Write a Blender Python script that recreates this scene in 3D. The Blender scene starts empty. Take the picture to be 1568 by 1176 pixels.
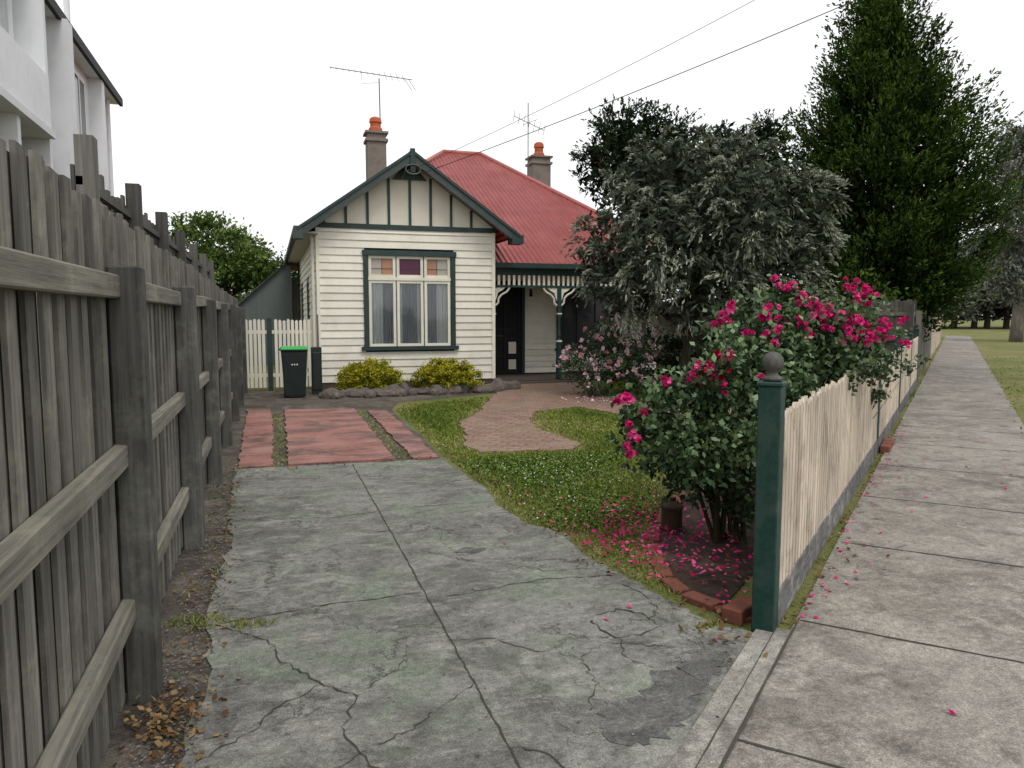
import bpy, bmesh, math, random
import numpy as np
from mathutils import Vector
random.seed(7); rng=np.random.default_rng(7)
sc=bpy.context.scene
A=17.8*math.pi/180
CA,SA=math.cos(A),math.sin(A)
def cw(x,y):            # street-survey frame -> house-aligned world frame
    return (x*CA+y*SA, -x*SA+y*CA)
SX,SY=.748,.664         # direction of the street

# ---------------------------------------------------------------- materials
class NT:
    def __init__(s,name):
        s.m=bpy.data.materials.new(name); s.m.use_nodes=True
        s.t=s.m.node_tree; s.b=s.t.nodes['Principled BSDF']; s.out=s.t.nodes['Material Output']
        s.pos=s.n('ShaderNodeNewGeometry').outputs['Position']
    def n(s,ty,**k):
        nd=s.t.nodes.new(ty)
        for a,v in k.items(): setattr(nd,a,v)
        return nd
    def L(s,a,b): s.t.links.new(a,b)
    def setin(s,sock,v):
        if isinstance(v,bpy.types.NodeSocket): s.L(v,sock)
        elif isinstance(v,tuple) and len(v)==3 and sock.type=='RGBA': sock.default_value=(*v,1)
        else: sock.default_value=v
    def mapping(s,sc=(1,1,1),rot=(0,0,0),loc=(0,0,0),src=None):
        m=s.n('ShaderNodeMapping'); s.L(src or s.pos,m.inputs['Vector'])
        m.inputs['Scale'].default_value=sc; m.inputs['Rotation'].default_value=rot; m.inputs['Location'].default_value=loc
        return m.outputs['Vector']
    def noise(s,scale,detail=4,rough=.6,vec=None,dist=0):
        m=s.n('ShaderNodeTexNoise'); s.L(vec or s.pos,m.inputs['Vector'])
        m.inputs['Scale'].default_value=scale; m.inputs['Detail'].default_value=detail
        m.inputs['Roughness'].default_value=rough; m.inputs['Distortion'].default_value=dist
        return m.outputs['Fac']
    def ramp(s,fac,stops):
        r=s.n('ShaderNodeValToRGB'); s.L(fac,r.inputs['Fac']); e=r.color_ramp.elements
        while len(e)<len(stops): e.new(.5)
        for i,(p,c) in enumerate(stops):
            e[i].position=p
            if not isinstance(c,tuple): c=(c,c,c)
            e[i].color=(*c,1)
        return r.outputs['Color']
    def mix(s,f,a,b,mode='MIX'):
        m=s.n('ShaderNodeMix',data_type='RGBA',blend_type=mode)
        s.setin(m.inputs[0],f); s.setin(m.inputs[6],a); s.setin(m.inputs[7],b)
        return m.outputs[2]
    def math(s,op,a,b=0.0):
        m=s.n('ShaderNodeMath',operation=op); s.setin(m.inputs[0],a); s.setin(m.inputs[1],b); return m.outputs[0]
    def attr(s,name='v'):
        a=s.n('ShaderNodeAttribute'); a.attribute_name=name; return a.outputs['Fac']
    def bump(s,h,strength=.3,dist=.01):
        b=s.n('ShaderNodeBump'); s.L(h,b.inputs['Height']); b.inputs['Strength'].default_value=strength
        b.inputs['Distance'].default_value=dist; s.L(b.outputs['Normal'],s.b.inputs['Normal'])
    def fin(s,col,rough=.8,spec=.3):
        s.setin(s.b.inputs['Base Color'],col); s.setin(s.b.inputs['Roughness'],rough)
        s.b.inputs['Specular IOR Level'].default_value=spec; return s.m

def painted(name,col,dirt=None,rough=.55,amt=.5,scale=3,vs=1.0):
    t=NT(name); dirt=dirt or tuple(c*.55 for c in col)
    f=t.ramp(t.noise(scale,4,.7),[(.45,0.0),(.8,amt)])
    f2=t.ramp(t.noise(scale*9,3,.7,t.mapping((1,1,.35))),[(.55,0.0),(.8,amt*.7)])
    c=t.mix(f,col,dirt); c=t.mix(f2,c,dirt)
    v=t.math('MULTIPLY_ADD',t.attr(),.16*vs); t.t.nodes[-1].inputs[2].default_value=1-.08*vs
    c=t.mix(1.0,c,v,'MULTIPLY')
    return t.fin(c,rough)
def wood(name,c1,c2,grain=(40,40,1.6),lichen=None,vs=.5,rough=.9):
    t=NT(name)
    g=t.noise(1,4,.7,t.mapping(grain))
    c=t.mix(t.ramp(g,[(.3,0.0),(.7,1.0)]),c1,c2)
    if lichen:
        c=t.mix(t.ramp(t.noise(5,5,.75),[(.5,0.0),(.72,.8)]),c,lichen)
    big=t.ramp(t.noise(1.3,3),[(.3,.7),(.7,1.15)]); c=t.mix(1.0,c,big,'MULTIPLY')
    v=t.math('MULTIPLY_ADD',t.attr(),vs); t.t.nodes[-1].inputs[2].default_value=1-vs/2
    c=t.mix(1.0,c,v,'MULTIPLY')
    t.bump(g,.6,.006)
    return t.fin(c,rough,.15)
def leafm(name,dark,mid,light,tr=0,rough=None):
    t=NT(name)
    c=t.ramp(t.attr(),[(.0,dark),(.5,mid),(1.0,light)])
    if rough: return t.fin(c,rough,.3)
    d=t.n('ShaderNodeBsdfDiffuse'); t.L(c,d.inputs['Color'])
    if tr:
        tl=t.n('ShaderNodeBsdfTranslucent'); t.L(c,tl.inputs['Color'])
        mx=t.n('ShaderNodeMixShader'); mx.inputs[0].default_value=tr
        t.L(d.outputs[0],mx.inputs[1]); t.L(tl.outputs[0],mx.inputs[2]); t.L(mx.outputs[0],t.out.inputs['Surface'])
    else: t.L(d.outputs[0],t.out.inputs['Surface'])
    return t.m

CREAM=painted('cream_weatherboard',(.75,.72,.62),(.45,.41,.33),.5,.4,2.2)
CREAM2=painted('cream_trim',(.72,.69,.58),(.4,.36,.28),.5,.3,4)
PANEL=painted('gable_panel',(.66,.62,.52),(.4,.36,.28),.6,.3,3)
GREEN=painted('dark_green_paint',(.022,.045,.042),(.06,.07,.065),.45,.5,5)
GREENP=painted('green_post_paint',(.008,.040,.031),(.06,.08,.07),.5,.8,9)
BARGE=painted('barge_paint',(.045,.06,.058),(.09,.1,.09),.6,.5,4)
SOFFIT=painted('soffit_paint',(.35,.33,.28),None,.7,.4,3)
DARK=painted('dark_interior',(.012,.012,.014),None,.7,.1,3)
BLACK=painted('black_screen',(.012,.013,.014),(.03,.03,.03),.5,.3,6)
WHITE=painted('rendered_white',(.66,.67,.69),(.45,.45,.43),.75,.5,.8)
STUCCO=painted('chimney_stucco',(.20,.175,.15),(.1,.09,.08),.95,.8,4)
TERRA=painted('terracotta_pot',(.40,.09,.04),(.2,.06,.035),.8,.6,6)
METAL=painted('aerial_metal',(.12,.12,.12),None,.4,.3,6)
SHED=painted('shed_steel',(.11,.13,.13),(.15,.16,.15),.6,.5,3)
BROWNB=painted('subfloor_boards',(.08,.06,.05),None,.9,.6,5)
BINM=painted('bin_plastic',(.015,.022,.02),(.04,.045,.04),.45,.3,6)
LIDM=painted('bin_lid_plastic',(.03,.33,.06),(.03,.2,.05),.4,.2,6)
RUST=painted('rusty_tin',(.05,.028,.018),(.03,.02,.015),.8,.8,25)
PICK=wood('picket_paint',(.60,.52,.42),(.46,.38,.30),(50,50,3),(.24,.19,.15),.34,.7)
PLINTH=wood('weathered_plinth',(.17,.165,.16),(.06,.06,.06),(6,6,40),(.34,.32,.29),.3)
PAL=wood('weathered_paling',(.20,.19,.165),(.085,.08,.07),(45,45,1.6),(.25,.245,.195),.7)
PAL2=wood('dark_paling',(.14,.135,.12),(.06,.057,.053),(45,45,1.6),None,.6)
RAIL=wood('weathered_rail',(.26,.245,.2),(.11,.104,.09),(45,1.6,45),(.27,.265,.2),.3)
POSTW=wood('weathered_post',(.12,.118,.108),(.05,.05,.047),(40,40,2),(.17,.175,.145),.3)
BARK=wood('bark',(.07,.055,.045),(.03,.025,.02),(14,14,3),None,.3)
BARKG=wood('gum_bark',(.22,.2,.17),(.1,.09,.08),(8,8,2),None,.3)
STEM=wood('rose_stem',(.07,.05,.03),(.04,.05,.02),(30,30,5),None,.3)

def roofmat():
    t=NT('red_corrugated_iron')
    c=t.mix(t.ramp(t.noise(1.2,5,.7),[(.35,0.0),(.75,1.0)]),(.26,.045,.04),(.35,.09,.08))
    c=t.mix(t.ramp(t.noise(7,4,.7,t.mapping((1,.12,.3))),[(.5,0.0),(.75,.7)]),c,(.17,.04,.036))
    sp=t.n('ShaderNodeSeparateXYZ'); t.L(t.pos,sp.inputs[0])
    s=t.math('SINE',t.math('MULTIPLY',sp.outputs['X'],2*math.pi/.13))
    t.bump(s,1.0,.03); return t.fin(c,.55,.3)
ROOF=roofmat()
RIDGE=painted('ridge_cap',(.38,.12,.10),(.25,.06,.05),.5,.5,5)

def concrete(name,base,dark,light,seed,green=0,stain=1.0,crack=.6,brush=0):
    t=NT(name); P=t.mapping(loc=(seed,seed*.7,0))
    c=t.mix(t.ramp(t.noise(.9,6,.68,P,.6),[(.40,0.0),(.60,1.0)]),dark,base)
    c=t.mix(t.ramp(t.noise(2.6,7,.74,P,.9),[(.50,0.0),(.62,.8)]),c,light)
    c=t.mix(t.ramp(t.noise(3.1,6,.74,t.mapping(loc=(seed+9,3,0)),.5),[(.51,0.0),(.66,.8*stain)]),c,tuple(d*.55 for d in dark))
    if brush:
        c=t.mix(t.ramp(t.noise(1,6,.8,t.mapping((3,9,1),loc=(seed+4,1,0)),.2),[(.52,0.0),(.66,brush)]),c,tuple(l*1.08 for l in light))
        c=t.mix(t.ramp(t.noise(1,6,.8,t.mapping((3,6,1),loc=(seed+14,7,0)),.3),[(.54,0.0),(.70,brush)]),c,tuple(d*.45 for d in dark))
    if green: c=t.mix(t.ramp(t.noise(1.6,6,.75,t.mapping(loc=(3,seed,0))),[(.49,0.0),(.68,green)]),c,(.155,.195,.135))
    c=t.mix(1.0,c,t.ramp(t.noise(150,2,.8),[(.3,.5),(.5,1.0),(.75,1.55)]),'MULTIPLY')
    c=t.mix(1.0,c,t.ramp(t.noise(30,4,.8),[(.35,.72),(.65,1.22)]),'MULTIPLY')
    h=t.noise(70,3,.8)
    if crack:
        wob=t.n('ShaderNodeTexNoise'); t.L(P,wob.inputs['Vector']); wob.inputs['Scale'].default_value=3; wob.inputs['Detail'].default_value=6; wob.inputs['Roughness'].default_value=.7
        pv=t.n('ShaderNodeVectorMath',operation='MULTIPLY_ADD'); t.L(wob.outputs['Color'],pv.inputs[0]); pv.inputs[1].default_value=(.6,.6,0); t.L(P,pv.inputs[2])
        vo=t.n('ShaderNodeTexVoronoi',feature='DISTANCE_TO_EDGE'); t.L(pv.outputs[0],vo.inputs['Vector']); vo.inputs['Scale'].default_value=1.5
        line=t.ramp(vo.outputs['Distance'],[(0.0,1.0),(.012,0.0)])
        mask=t.ramp(t.noise(.8,3,.5,P),[(.44,0.0),(.54,1.0)])
        lm=t.math('MULTIPLY',t.math('MULTIPLY',line,mask),crack)
        c=t.mix(lm,c,(.025,.024,.018)); h=t.math('SUBTRACT',h,t.math('MULTIPLY',lm,2.0))
    t.bump(h,.5,.006)
    return t.fin(c,.88,.25)
DRIVE=concrete('driveway_concrete',(.195,.192,.172),(.115,.114,.10),(.265,.26,.23),0,.75,1.0,.75,.7)
FOOT=concrete('footpath_concrete',(.255,.235,.205),(.16,.147,.125),(.31,.29,.25),20,0,.9,0,.45)
STRIPC=concrete('edge_strip_concrete',(.27,.255,.225),(.17,.16,.14),(.33,.31,.27),60,0,.8,0,.5)
ASPH=concrete('asphalt_patch',(.098,.097,.092),(.075,.075,.071),(.165,.162,.148),80,0,.3,0,.85)
JOINT=painted('joint_dirt',(.05,.046,.038),(.07,.075,.045),.95,.8,30)
JOINTG=painted('joint_moss',(.045,.046,.03),(.07,.075,.04),.95,.8,30)
SOIL=concrete('soil_gravel',(.11,.095,.075),(.06,.05,.042),(.17,.15,.12),33,0,.8,0)
MULCH=concrete('garden_mulch',(.05,.032,.024),(.025,.018,.014),(.09,.06,.045),12,0,.8,0)
def redpad():
    t=NT('red_painted_concrete')
    c=t.mix(t.ramp(t.noise(1.7,6,.7,None,.5),[(.35,0.0),(.7,1.0)]),(.28,.11,.09),(.34,.18,.155))
    c=t.mix(t.ramp(t.noise(1.3,6,.74,t.mapping((1,2.0,1),loc=(7.4,2,0)),.5),[(.45,0.0),(.60,.85)]),c,(.085,.062,.053))
    c=t.mix(t.ramp(t.noise(9,5,.8),[(.5,0.0),(.7,.6)]),c,(.24,.2,.165))
    c=t.mix(1.0,c,t.ramp(t.noise(60,3,.8),[(.3,.7),(.7,1.25)]),'MULTIPLY')
    t.bump(t.noise(60,3),.3,.005); return t.fin(c,.9)
REDP=redpad()
def brickm():
    t=NT('brick_paving')
    b=t.n('ShaderNodeTexBrick'); t.L(t.mapping(rot=(0,0,.6)),b.inputs['Vector'])
    b.inputs['Scale'].default_value=1; b.inputs['Brick Width'].default_value=.23; b.inputs['Row Height'].default_value=.12
    b.inputs['Mortar Size'].default_value=.012; b.inputs['Color1'].default_value=(.30,.165,.125,1); b.inputs['Color2'].default_value=(.19,.115,.09,1)
    b.inputs['Mortar'].default_value=(.10,.09,.06,1)
    c=t.mix(t.ramp(t.noise(1.5,5,.7),[(.42,0.0),(.66,.6)]),b.outputs['Color'],(.25,.2,.14))
    c=t.mix(1.0,c,t.ramp(t.noise(25,4,.8),[(.3,.65),(.7,1.25)]),'MULTIPLY')
    h=t.math('SUBTRACT',1.0,b.outputs['Fac']); t.bump(h,.6,.012); return t.fin(c,.9)
BRICKP=brickm()
BRICK=painted('red_brick',(.19,.065,.042),(.08,.05,.04),.9,.9,14)
ROCK=painted('bluestone_rock',(.10,.085,.075),(.2,.15,.12),.95,.8,7)
def lawnm():
    t=NT('grass_ground')
    c=t.mix(t.ramp(t.noise(1.1,5,.7),[(.35,0.0),(.62,1.0)]),(.10,.125,.032),(.16,.16,.06))
    c=t.mix(t.ramp(t.noise(.35,5,.65),[(.47,0.0),(.60,.8)]),c,(.21,.18,.10))
    c=t.mix(1.0,c,t.ramp(t.noise(50,3,.8),[(.3,.55),(.7,1.35)]),'MULTIPLY')
    t.bump(t.noise(60,3),.6,.02); return t.fin(c,.95,.1)
GRASSG=lawnm()
GRASSB=leafm('grass_blades',(.07,.11,.02),(.17,.22,.042),(.33,.30,.12),.2)
def glassm(name,col=(.9,.92,.92)):
    t=NT(name)
    tr=t.n('ShaderNodeBsdfTransparent'); tr.inputs[0].default_value=(*col,1)
    gl=t.n('ShaderNodeBsdfGlossy'); gl.inputs['Roughness'].default_value=.03
    fr=t.n('ShaderNodeFresnel'); fr.inputs[0].default_value=1.5
    mx=t.n('ShaderNodeMixShader'); t.L(fr.outputs[0],mx.inputs[0]); t.L(tr.outputs[0],mx.inputs[1]); t.L(gl.outputs[0],mx.inputs[2])
    t.L(mx.outputs[0],t.out.inputs['Surface']); return t.m
GLASS=glassm('window_glass')
AMBER=painted('amber_glass',(.38,.20,.12),(.3,.18,.12),.2,.3,3)
PALEG=painted('pale_leadlight_glass',(.38,.35,.30),(.3,.26,.22),.2,.3,3)
PURPLE=painted('purple_glass',(.09,.015,.045),(.05,.01,.03),.15,.3,3)
DGLASS=painted('dark_window_glass',(.05,.055,.06),(.09,.095,.1),.08,.3,2)
CURT=painted('lace_curtain',(.85,.85,.85),(.7,.7,.7),.9,.2,4)
CURTD=painted('grey_curtain',(.40,.42,.45),(.3,.31,.34),.9,.3,4)

# ---------------------------------------------------------------- mesh builder
def link(o,parent=None):
    sc.collection.objects.link(o)
    if parent: o.parent=parent
    return o
def empty(name,loc=(0,0,0)):
    e=bpy.data.objects.new(name,None); sc.collection.objects.link(e); e.empty_display_size=.3; return e
class MB:
    def __init__(s,frame=(0,0,1,0)):
        s.v=[];s.f=[];s.mi=[];s.va=[];s.mats=[];s.fr=frame
    def P(s,a,n,z):
        ox,oy,dx,dy=s.fr; return (ox+dx*a+dy*n, oy+dy*a-dx*n, z)
    def mid(s,m):
        if m not in s.mats: s.mats.append(m)
        return s.mats.index(m)
    def add(s,pts,faces,m,v=None,local=True):
        b=len(s.v); v=random.random() if v is None else v
        s.v+= [s.P(*p) for p in pts] if local else [tuple(p) for p in pts]
        k=s.mid(m)
        for f in faces: s.f.append([b+i for i in f]); s.mi.append(k); s.va.append(v)
    def box(s,a0,a1,n0,n1,z0,z1,m,v=None):
        s.add([(a0,n0,z0),(a1,n0,z0),(a1,n1,z0),(a0,n1,z0),(a0,n0,z1),(a1,n0,z1),(a1,n1,z1),(a0,n1,z1)],
              [(0,1,2,3),(4,5,6,7),(0,1,5,4),(1,2,6,5),(2,3,7,6),(3,0,4,7)],m,v)
    def prism(s,poly,n0,n1,m,v=None):     # poly in (a,z), extruded along n
        k=len(poly)
        s.add([(a,n0,z) for a,z in poly]+[(a,n1,z) for a,z in poly],
              [tuple(range(k)),tuple(range(k,2*k))]+[(i,(i+1)%k,k+(i+1)%k,k+i) for i in range(k)],m,v)
    def tube(s,pts,rad,m,seg=6,v=None):   # world coords
        pts=[Vector(p) for p in pts]; V=[];F=[]
        if not hasattr(rad,'__len__'): rad=[rad]*len(pts)
        for i,p in enumerate(pts):
            d=(pts[min(i+1,len(pts)-1)]-pts[max(i-1,0)]).normalized()
            x=d.cross(Vector((0,0,1)) if abs(d.z)<.9 else Vector((1,0,0))).normalized(); y=d.cross(x)
            for j in range(seg):
                a=2*math.pi*j/seg; V.append(p+(x*math.cos(a)+y*math.sin(a))*rad[i])
        for i in range(len(pts)-1):
            for j in range(seg):
                k=(j+1)%seg; F.append((i*seg+j,i*seg+k,(i+1)*seg+k,(i+1)*seg+j))
        F.append(tuple(range(seg))); F.append(tuple(range((len(pts)-1)*seg,len(pts)*seg)))
        s.add(V,F,m,v,False)
    def lathe(s,c,prof,m,seg=16,v=None):  # prof (r,z) world centre c
        s.tube([(c[0],c[1],c[2]+z) for r,z in prof],[max(r,.0005) for r,z in prof],m,seg,v)
    def fin(s,name,parent=None,bevel=0,smooth=False):
        me=bpy.data.meshes.new(name); me.from_pydata(s.v,[],s.f)
        for m in s.mats: me.materials.append(m)
        me.polygons.foreach_set('material_index',s.mi)
        at=me.attributes.new('v','FLOAT','FACE'); at.data.foreach_set('value',s.va)
        bm=bmesh.new(); bm.from_mesh(me); bmesh.ops.recalc_face_normals(bm,faces=bm.faces); bm.to_mesh(me); bm.free()
        o=bpy.data.objects.new(name,me); link(o,parent)
        if smooth: me.polygons.foreach_set('use_smooth',[True]*len(me.polygons))
        if bevel:
            b=o.modifiers.new('bevel','BEVEL'); b.width=bevel; b.segments=1; b.limit_method='ANGLE'
        return o
def nrm(a): return a/np.maximum(np.linalg.norm(a,axis=-1,keepdims=True),1e-6)
def leaves(name,C,D,Ln,Wd,V,mat,parent=None):
    C=np.asarray(C,float); n=len(C); D=nrm(np.asarray(D,float))
    S=nrm(np.cross(D,rng.normal(size=(n,3))))
    Ln=np.broadcast_to(Ln,(n,))[:,None]; Wd=np.broadcast_to(Wd,(n,))[:,None]
    N=np.cross(D,S)
    v=np.stack([C-D*Ln/2, C+S*Wd/2+N*Wd*.12, C+D*Ln/2, C-S*Wd/2+N*Wd*.12],1).reshape(-1,3)
    me=bpy.data.meshes.new(name); me.vertices.add(4*n); me.vertices.foreach_set('co',v.ravel())
    me.loops.add(4*n); me.loops.foreach_set('vertex_index',np.arange(4*n,dtype=np.int32))
    me.polygons.add(n); me.polygons.foreach_set('loop_start',np.arange(0,4*n,4,dtype=np.int32))
    try: me.polygons.foreach_set('loop_total',np.full(n,4,dtype=np.int32))
    except Exception: pass
    me.materials.append(mat); me.update(calc_edges=True); me.validate()
    at=me.attributes.new('v','FLOAT','POINT'); at.data.foreach_set('value',np.repeat(np.clip(V,0,1),4).astype(np.float32))
    return link(bpy.data.objects.new(name,me),parent)
def inpoly(P,poly):
    x,y=P[:,0],P[:,1]; r=np.zeros(len(P),bool); j=len(poly)-1
    for i in range(len(poly)):
        xi,yi=poly[i]; xj,yj=poly[j]
        c=((yi>y)!=(yj>y))&(x<(xj-xi)*(y-yi)/(yj-yi+1e-12)+xi); r^=c; j=i
    return r
def plumes(cs,ds,Lp,nsub,nl,Ln,Wd,sub=.4,g=0.,wid=.06,v0=.15,vt=.6):
    """feathery sprays: each centre carries nsub sub-sprays, leaves along each, paler at the tips"""
    K=len(cs); Lk=np.broadcast_to(Lp,(K,))*rng.uniform(.7,1.3,K)
    sd=nrm(ds[:,None,:]+rng.normal(size=(K,nsub,3))*sub); t0=rng.uniform(0,.35,(K,nsub))
    n=nl//nsub; t=rng.uniform(0,1,(K,nsub,n))
    tt=t0[:,:,None]+t*(1-t0[:,:,None])
    pos=cs[:,None,None,:]+ds[:,None,None,:]*(t0[:,:,None,None]*Lk[:,None,None,None])+sd[:,:,None,:]*((tt-t0[:,:,None])*Lk[:,None,None])[...,None]
    pos=pos+rng.normal(size=pos.shape)*(wid*(1.1-t))[...,None]
    pos[...,2]-=g*tt*tt*Lk[:,None,None]
    dr=sd[:,:,None,:]+rng.normal(size=pos.shape)*.45; dr[...,2]-=g*1.6*tt
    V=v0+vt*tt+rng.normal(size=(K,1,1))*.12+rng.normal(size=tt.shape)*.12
    m=pos.size//3
    return pos.reshape(-1,3),dr.reshape(-1,3),Ln*rng.uniform(.6,1.3,m),Wd*rng.uniform(.7,1.3,m),V.ravel()
def lobe_tree(name,base,lobes,dens,nleaf,cr,Ln,Wd,mat,bark,tr=.12,droop=0.,out=.8,spread=.7,zs=1.0,inner=.55,nbr=40,zmin=.05,trunk=True,litup=.25,plume=None,filler=0,v0=.15,vt=.6):
    p=empty(name); lobes=np.array(lobes,float); cs=[];os=[];li=[]
    for i,(x,y,z,r) in enumerate(lobes):
        k=max(4,int(dens*r*r)); d=nrm(rng.normal(size=(k,3))); rr=r*rng.uniform(inner,1.06,(k,1))
        cs.append(np.array([x,y,z])+d*rr*np.array([1,1,zs])); os.append(d); li+= [i]*k
    cs=np.concatenate(cs); os=np.concatenate(os); li=np.array(li)
    keep=cs[:,2]>zmin+.05; cs,os,li=cs[keep],os[keep],li[keep]
    K=len(cs)
    if filler:
        w=lobes[:,3]**3; i=rng.choice(len(lobes),filler,p=w/w.sum()); d=nrm(rng.normal(size=(filler,3)))
        Cf=lobes[i,:3]+d*lobes[i,3:4]*(rng.random((filler,1))**.4)*.85; Cf[:,2]=np.maximum(Cf[:,2],zmin)
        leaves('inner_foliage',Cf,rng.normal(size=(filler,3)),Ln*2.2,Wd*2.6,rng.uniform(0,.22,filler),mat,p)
    if plume:
        Lp,nsub,g,up,wid=plume
        ds=nrm(os+np.array([0,0,up])+rng.normal(size=os.shape)*.25)
        C,D,l_,w_,V=plumes(cs-ds*Lp*.4,ds,Lp,nsub,nleaf,Ln,Wd,g=g,wid=wid,v0=v0,vt=vt)
        C[:,2]=np.maximum(C[:,2],zmin)
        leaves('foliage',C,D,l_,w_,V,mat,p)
    else:
        idx=np.repeat(np.arange(K),nleaf)
        off=rng.normal(size=(len(idx),3))*cr*rng.uniform(.5,1.3,K)[idx][:,None]
        C=cs[idx]+off*np.array([1,1,.8]); D=os[idx]*out+rng.normal(size=(len(idx),3))*spread+np.array([0,0,droop])
        C[:,2]=np.maximum(C[:,2],zmin)
        V=.40+rng.normal(size=K)[idx]*.16+rng.normal(size=len(idx))*.14+litup*off[:,2]/cr*.5  # litup paints toplight into the leaf colour: upper leaves of a clump paler
        leaves('foliage',C,D,Ln*rng.uniform(.7,1.3,len(C)),Wd*rng.uniform(.7,1.3,len(C)),V,mat,p)
    if trunk:
        mb=MB(); b=Vector(base); top=Vector(tuple(lobes[:,:3].mean(0)))
        fork=b.lerp(top,.45)
        mb.tube([b,b.lerp(fork,.5)+Vector((random.uniform(-.05,.05),random.uniform(-.05,.05),0)),fork,top],[tr*1.25,tr,tr*.8,tr*.35],bark,8)
        for x,y,z,r in lobes:
            c=Vector((x,y,z)); st=b.lerp(top,random.uniform(.35,.6)); m=st.lerp(c,.5)+Vector((0,0,-.1*r))
            mb.tube([st,m,c],[tr*.5,tr*.35,tr*.15],bark,6)
        for k in rng.choice(K,min(nbr,K),replace=False):
            c=Vector(lobes[li[k],:3]); e=Vector(cs[k]); mb.tube([c,c.lerp(e,.5)+Vector((0,0,-.05)),e],[tr*.18,tr*.1,tr*.04],bark,4)
        mb.fin('trunk_and_limbs',p,smooth=True)
    return p
def sheet(name,poly,z,mat,parent=None,th=0.0):
    bm=bmesh.new(); vs=[bm.verts.new((x,y,z)) for x,y in poly]; f=bm.faces.new(vs)
    bm.normal_update()
    if f.normal.z<0: f.normal_flip()
    if th:
        r=bmesh.ops.extrude_face_region(bm,geom=[f])
        for g in r['geom']:
            if isinstance(g,bmesh.types.BMVert): g.co.z-=th
        bmesh.ops.recalc_face_normals(bm,faces=bm.faces)
    bmesh.ops.triangulate(bm,faces=bm.faces)
    me=bpy.data.meshes.new(name); bm.to_mesh(me); bm.free(); me.materials.append(mat)
    return link(bpy.data.objects.new(name,me),parent)
def rough_poly(poly,amp,step=.12,skip=()):
    out=[]
    for i,(a,b) in enumerate(poly):
        c,d=poly[(i+1)%len(poly)]; L=math.hypot(c-a,d-b); k=max(1,int(L/step)) if i not in skip else 1
        for j in range(k):
            t=j/k; s=amp if (j and i not in skip) else 0
            out.append((a+(c-a)*t+random.uniform(-s,s),b+(d-b)*t+random.uniform(-s,s)))
    return out
def ribbon(mb,pts,w,z,mat,jit=.02,step=.06,lo=.5):
    P=[]
    for i in range(len(pts)-1):
        (a,b),(c,d)=pts[i],pts[i+1]; L=math.hypot(c-a,d-b); k=max(1,int(L/step))
        for j in range(k): P.append((a+(c-a)*j/k+random.uniform(-jit,jit),b+(d-b)*j/k+random.uniform(-jit,jit)))
    P.append(pts[-1])
    V=[];F=[]
    for i,(x,y) in enumerate(P):
        x0,y0=P[max(i-1,0)]; x1,y1=P[min(i+1,len(P)-1)]; l=math.hypot(x1-x0,y1-y0)+1e-9
        nx,ny=-(y1-y0)/l,(x1-x0)/l; ww=w*random.uniform(lo,1.3)/2
        V+=[(x+nx*ww,y+ny*ww,z),(x-nx*ww,y-ny*ww,z)]
        if i: F.append((2*i-2,2*i-1,2*i+1,2*i))
    mb.add(V,F,mat,None,False)
def crack(mb,pts,w): ribbon(mb,pts,w*.85,.0182,JOINT,.014,.03,.1)

# ---------------------------------------------------------------- ground & paving
sheet('ground',[(-400,-200),(500,-200),(500,700),(-400,700)],0,GRASSG)
FL=(2.35,3.12)      # green corner post
def fs(s,n): return (FL[0]+SX*s+SY*n, FL[1]+SY*s-SX*n)
drive=[(-.35,.75),(-.33,1.5),(-.38,2.6),(-.30,3.4),(-.36,4.4),(-.30,5.4),(-.36,6.5),(-.38,8.12),(1.76,8.02),(1.80,7.2),(1.84,6.5),(1.76,5.9),(1.82,5.3),(2.0,4.95),(1.93,4.5),(2.0,4.1),(2.06,3.7),(2.12,3.3),(2.27,3.07)]
drive=rough_poly(drive,.022,.08,(18,))
sheet('driveway',drive,.014,DRIVE)
sheet('footpath',[fs(-9,.13),fs(60,.06)]+rough_poly([fs(60,1.62),fs(0,1.66)],.02,.3)[:200]+[fs(-9,1.7)],.016,FOOT)
sheet('driveway_edge_strip',[fs(-7.5,-.03),fs(.0,-.03),fs(.02,.125),fs(-7.5,.125)],.021,STRIPC)
jm=MB()
for s in [-7,-5.5,-4,-2.5,-1.1,.18,1.75,3.3,4.9,6.5,8.1,9.7,11.3,13,14.6,16.2,18,20,22,24,27,30]:
    ribbon(jm,[fs(s,.14),fs(s+.02,1.65)],.014,.0195,JOINT,.003,.1)
ribbon(jm,[fs(-7,.135),fs(.2,.135)],.012,.0245,JOINT,.002,.1)
ribbon(jm,[fs(-7,.06),fs(0,.058)],.006,.0245,JOINT,.002,.1)
ribbon(jm,[(.79,8.0),(.80,5),(.79,1)],.010,.0175,JOINTG,.004,.04,.4)
ribbon(jm,[(.9,4.02),(1.5,4.12),(1.95,4.05)],.008,.0175,JOINT,.010,.04,.2)
ribbon(jm,[(-.35,4.0),(.2,4.1),(.78,4.12)],.009,.0178,JOINTG,.010,.04,.2)
ribbon(jm,[(-.33,5.95),(.1,6.0),(.45,5.9),(.78,5.98)],.008,.0175,JOINTG,.013,.04,.2)
ribbon(jm,[(.8,6.0),(1.2,6.05),(1.78,6.0)],.006,.0175,JOINTG,.012,.04,.2)
crack(jm,[(-.3,4.0),(-.05,3.72),(.0,3.5),(.16,3.2),(.3,3.05),(.22,2.8),(.27,2.6),(.4,2.3),(.38,2.1),(.5,1.9)],.010)
crack(jm,[(.16,3.2),(-.02,3.05),(-.1,2.9),(-.3,2.75)],.008)
crack(jm,[(.8,3.0),(.62,2.86),(.5,2.75),(.25,2.62)],.007)
crack(jm,[(.8,3.45),(1.0,3.42),(1.12,3.25),(1.32,3.1),(1.3,2.85),(1.18,2.65)],.008)
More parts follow.
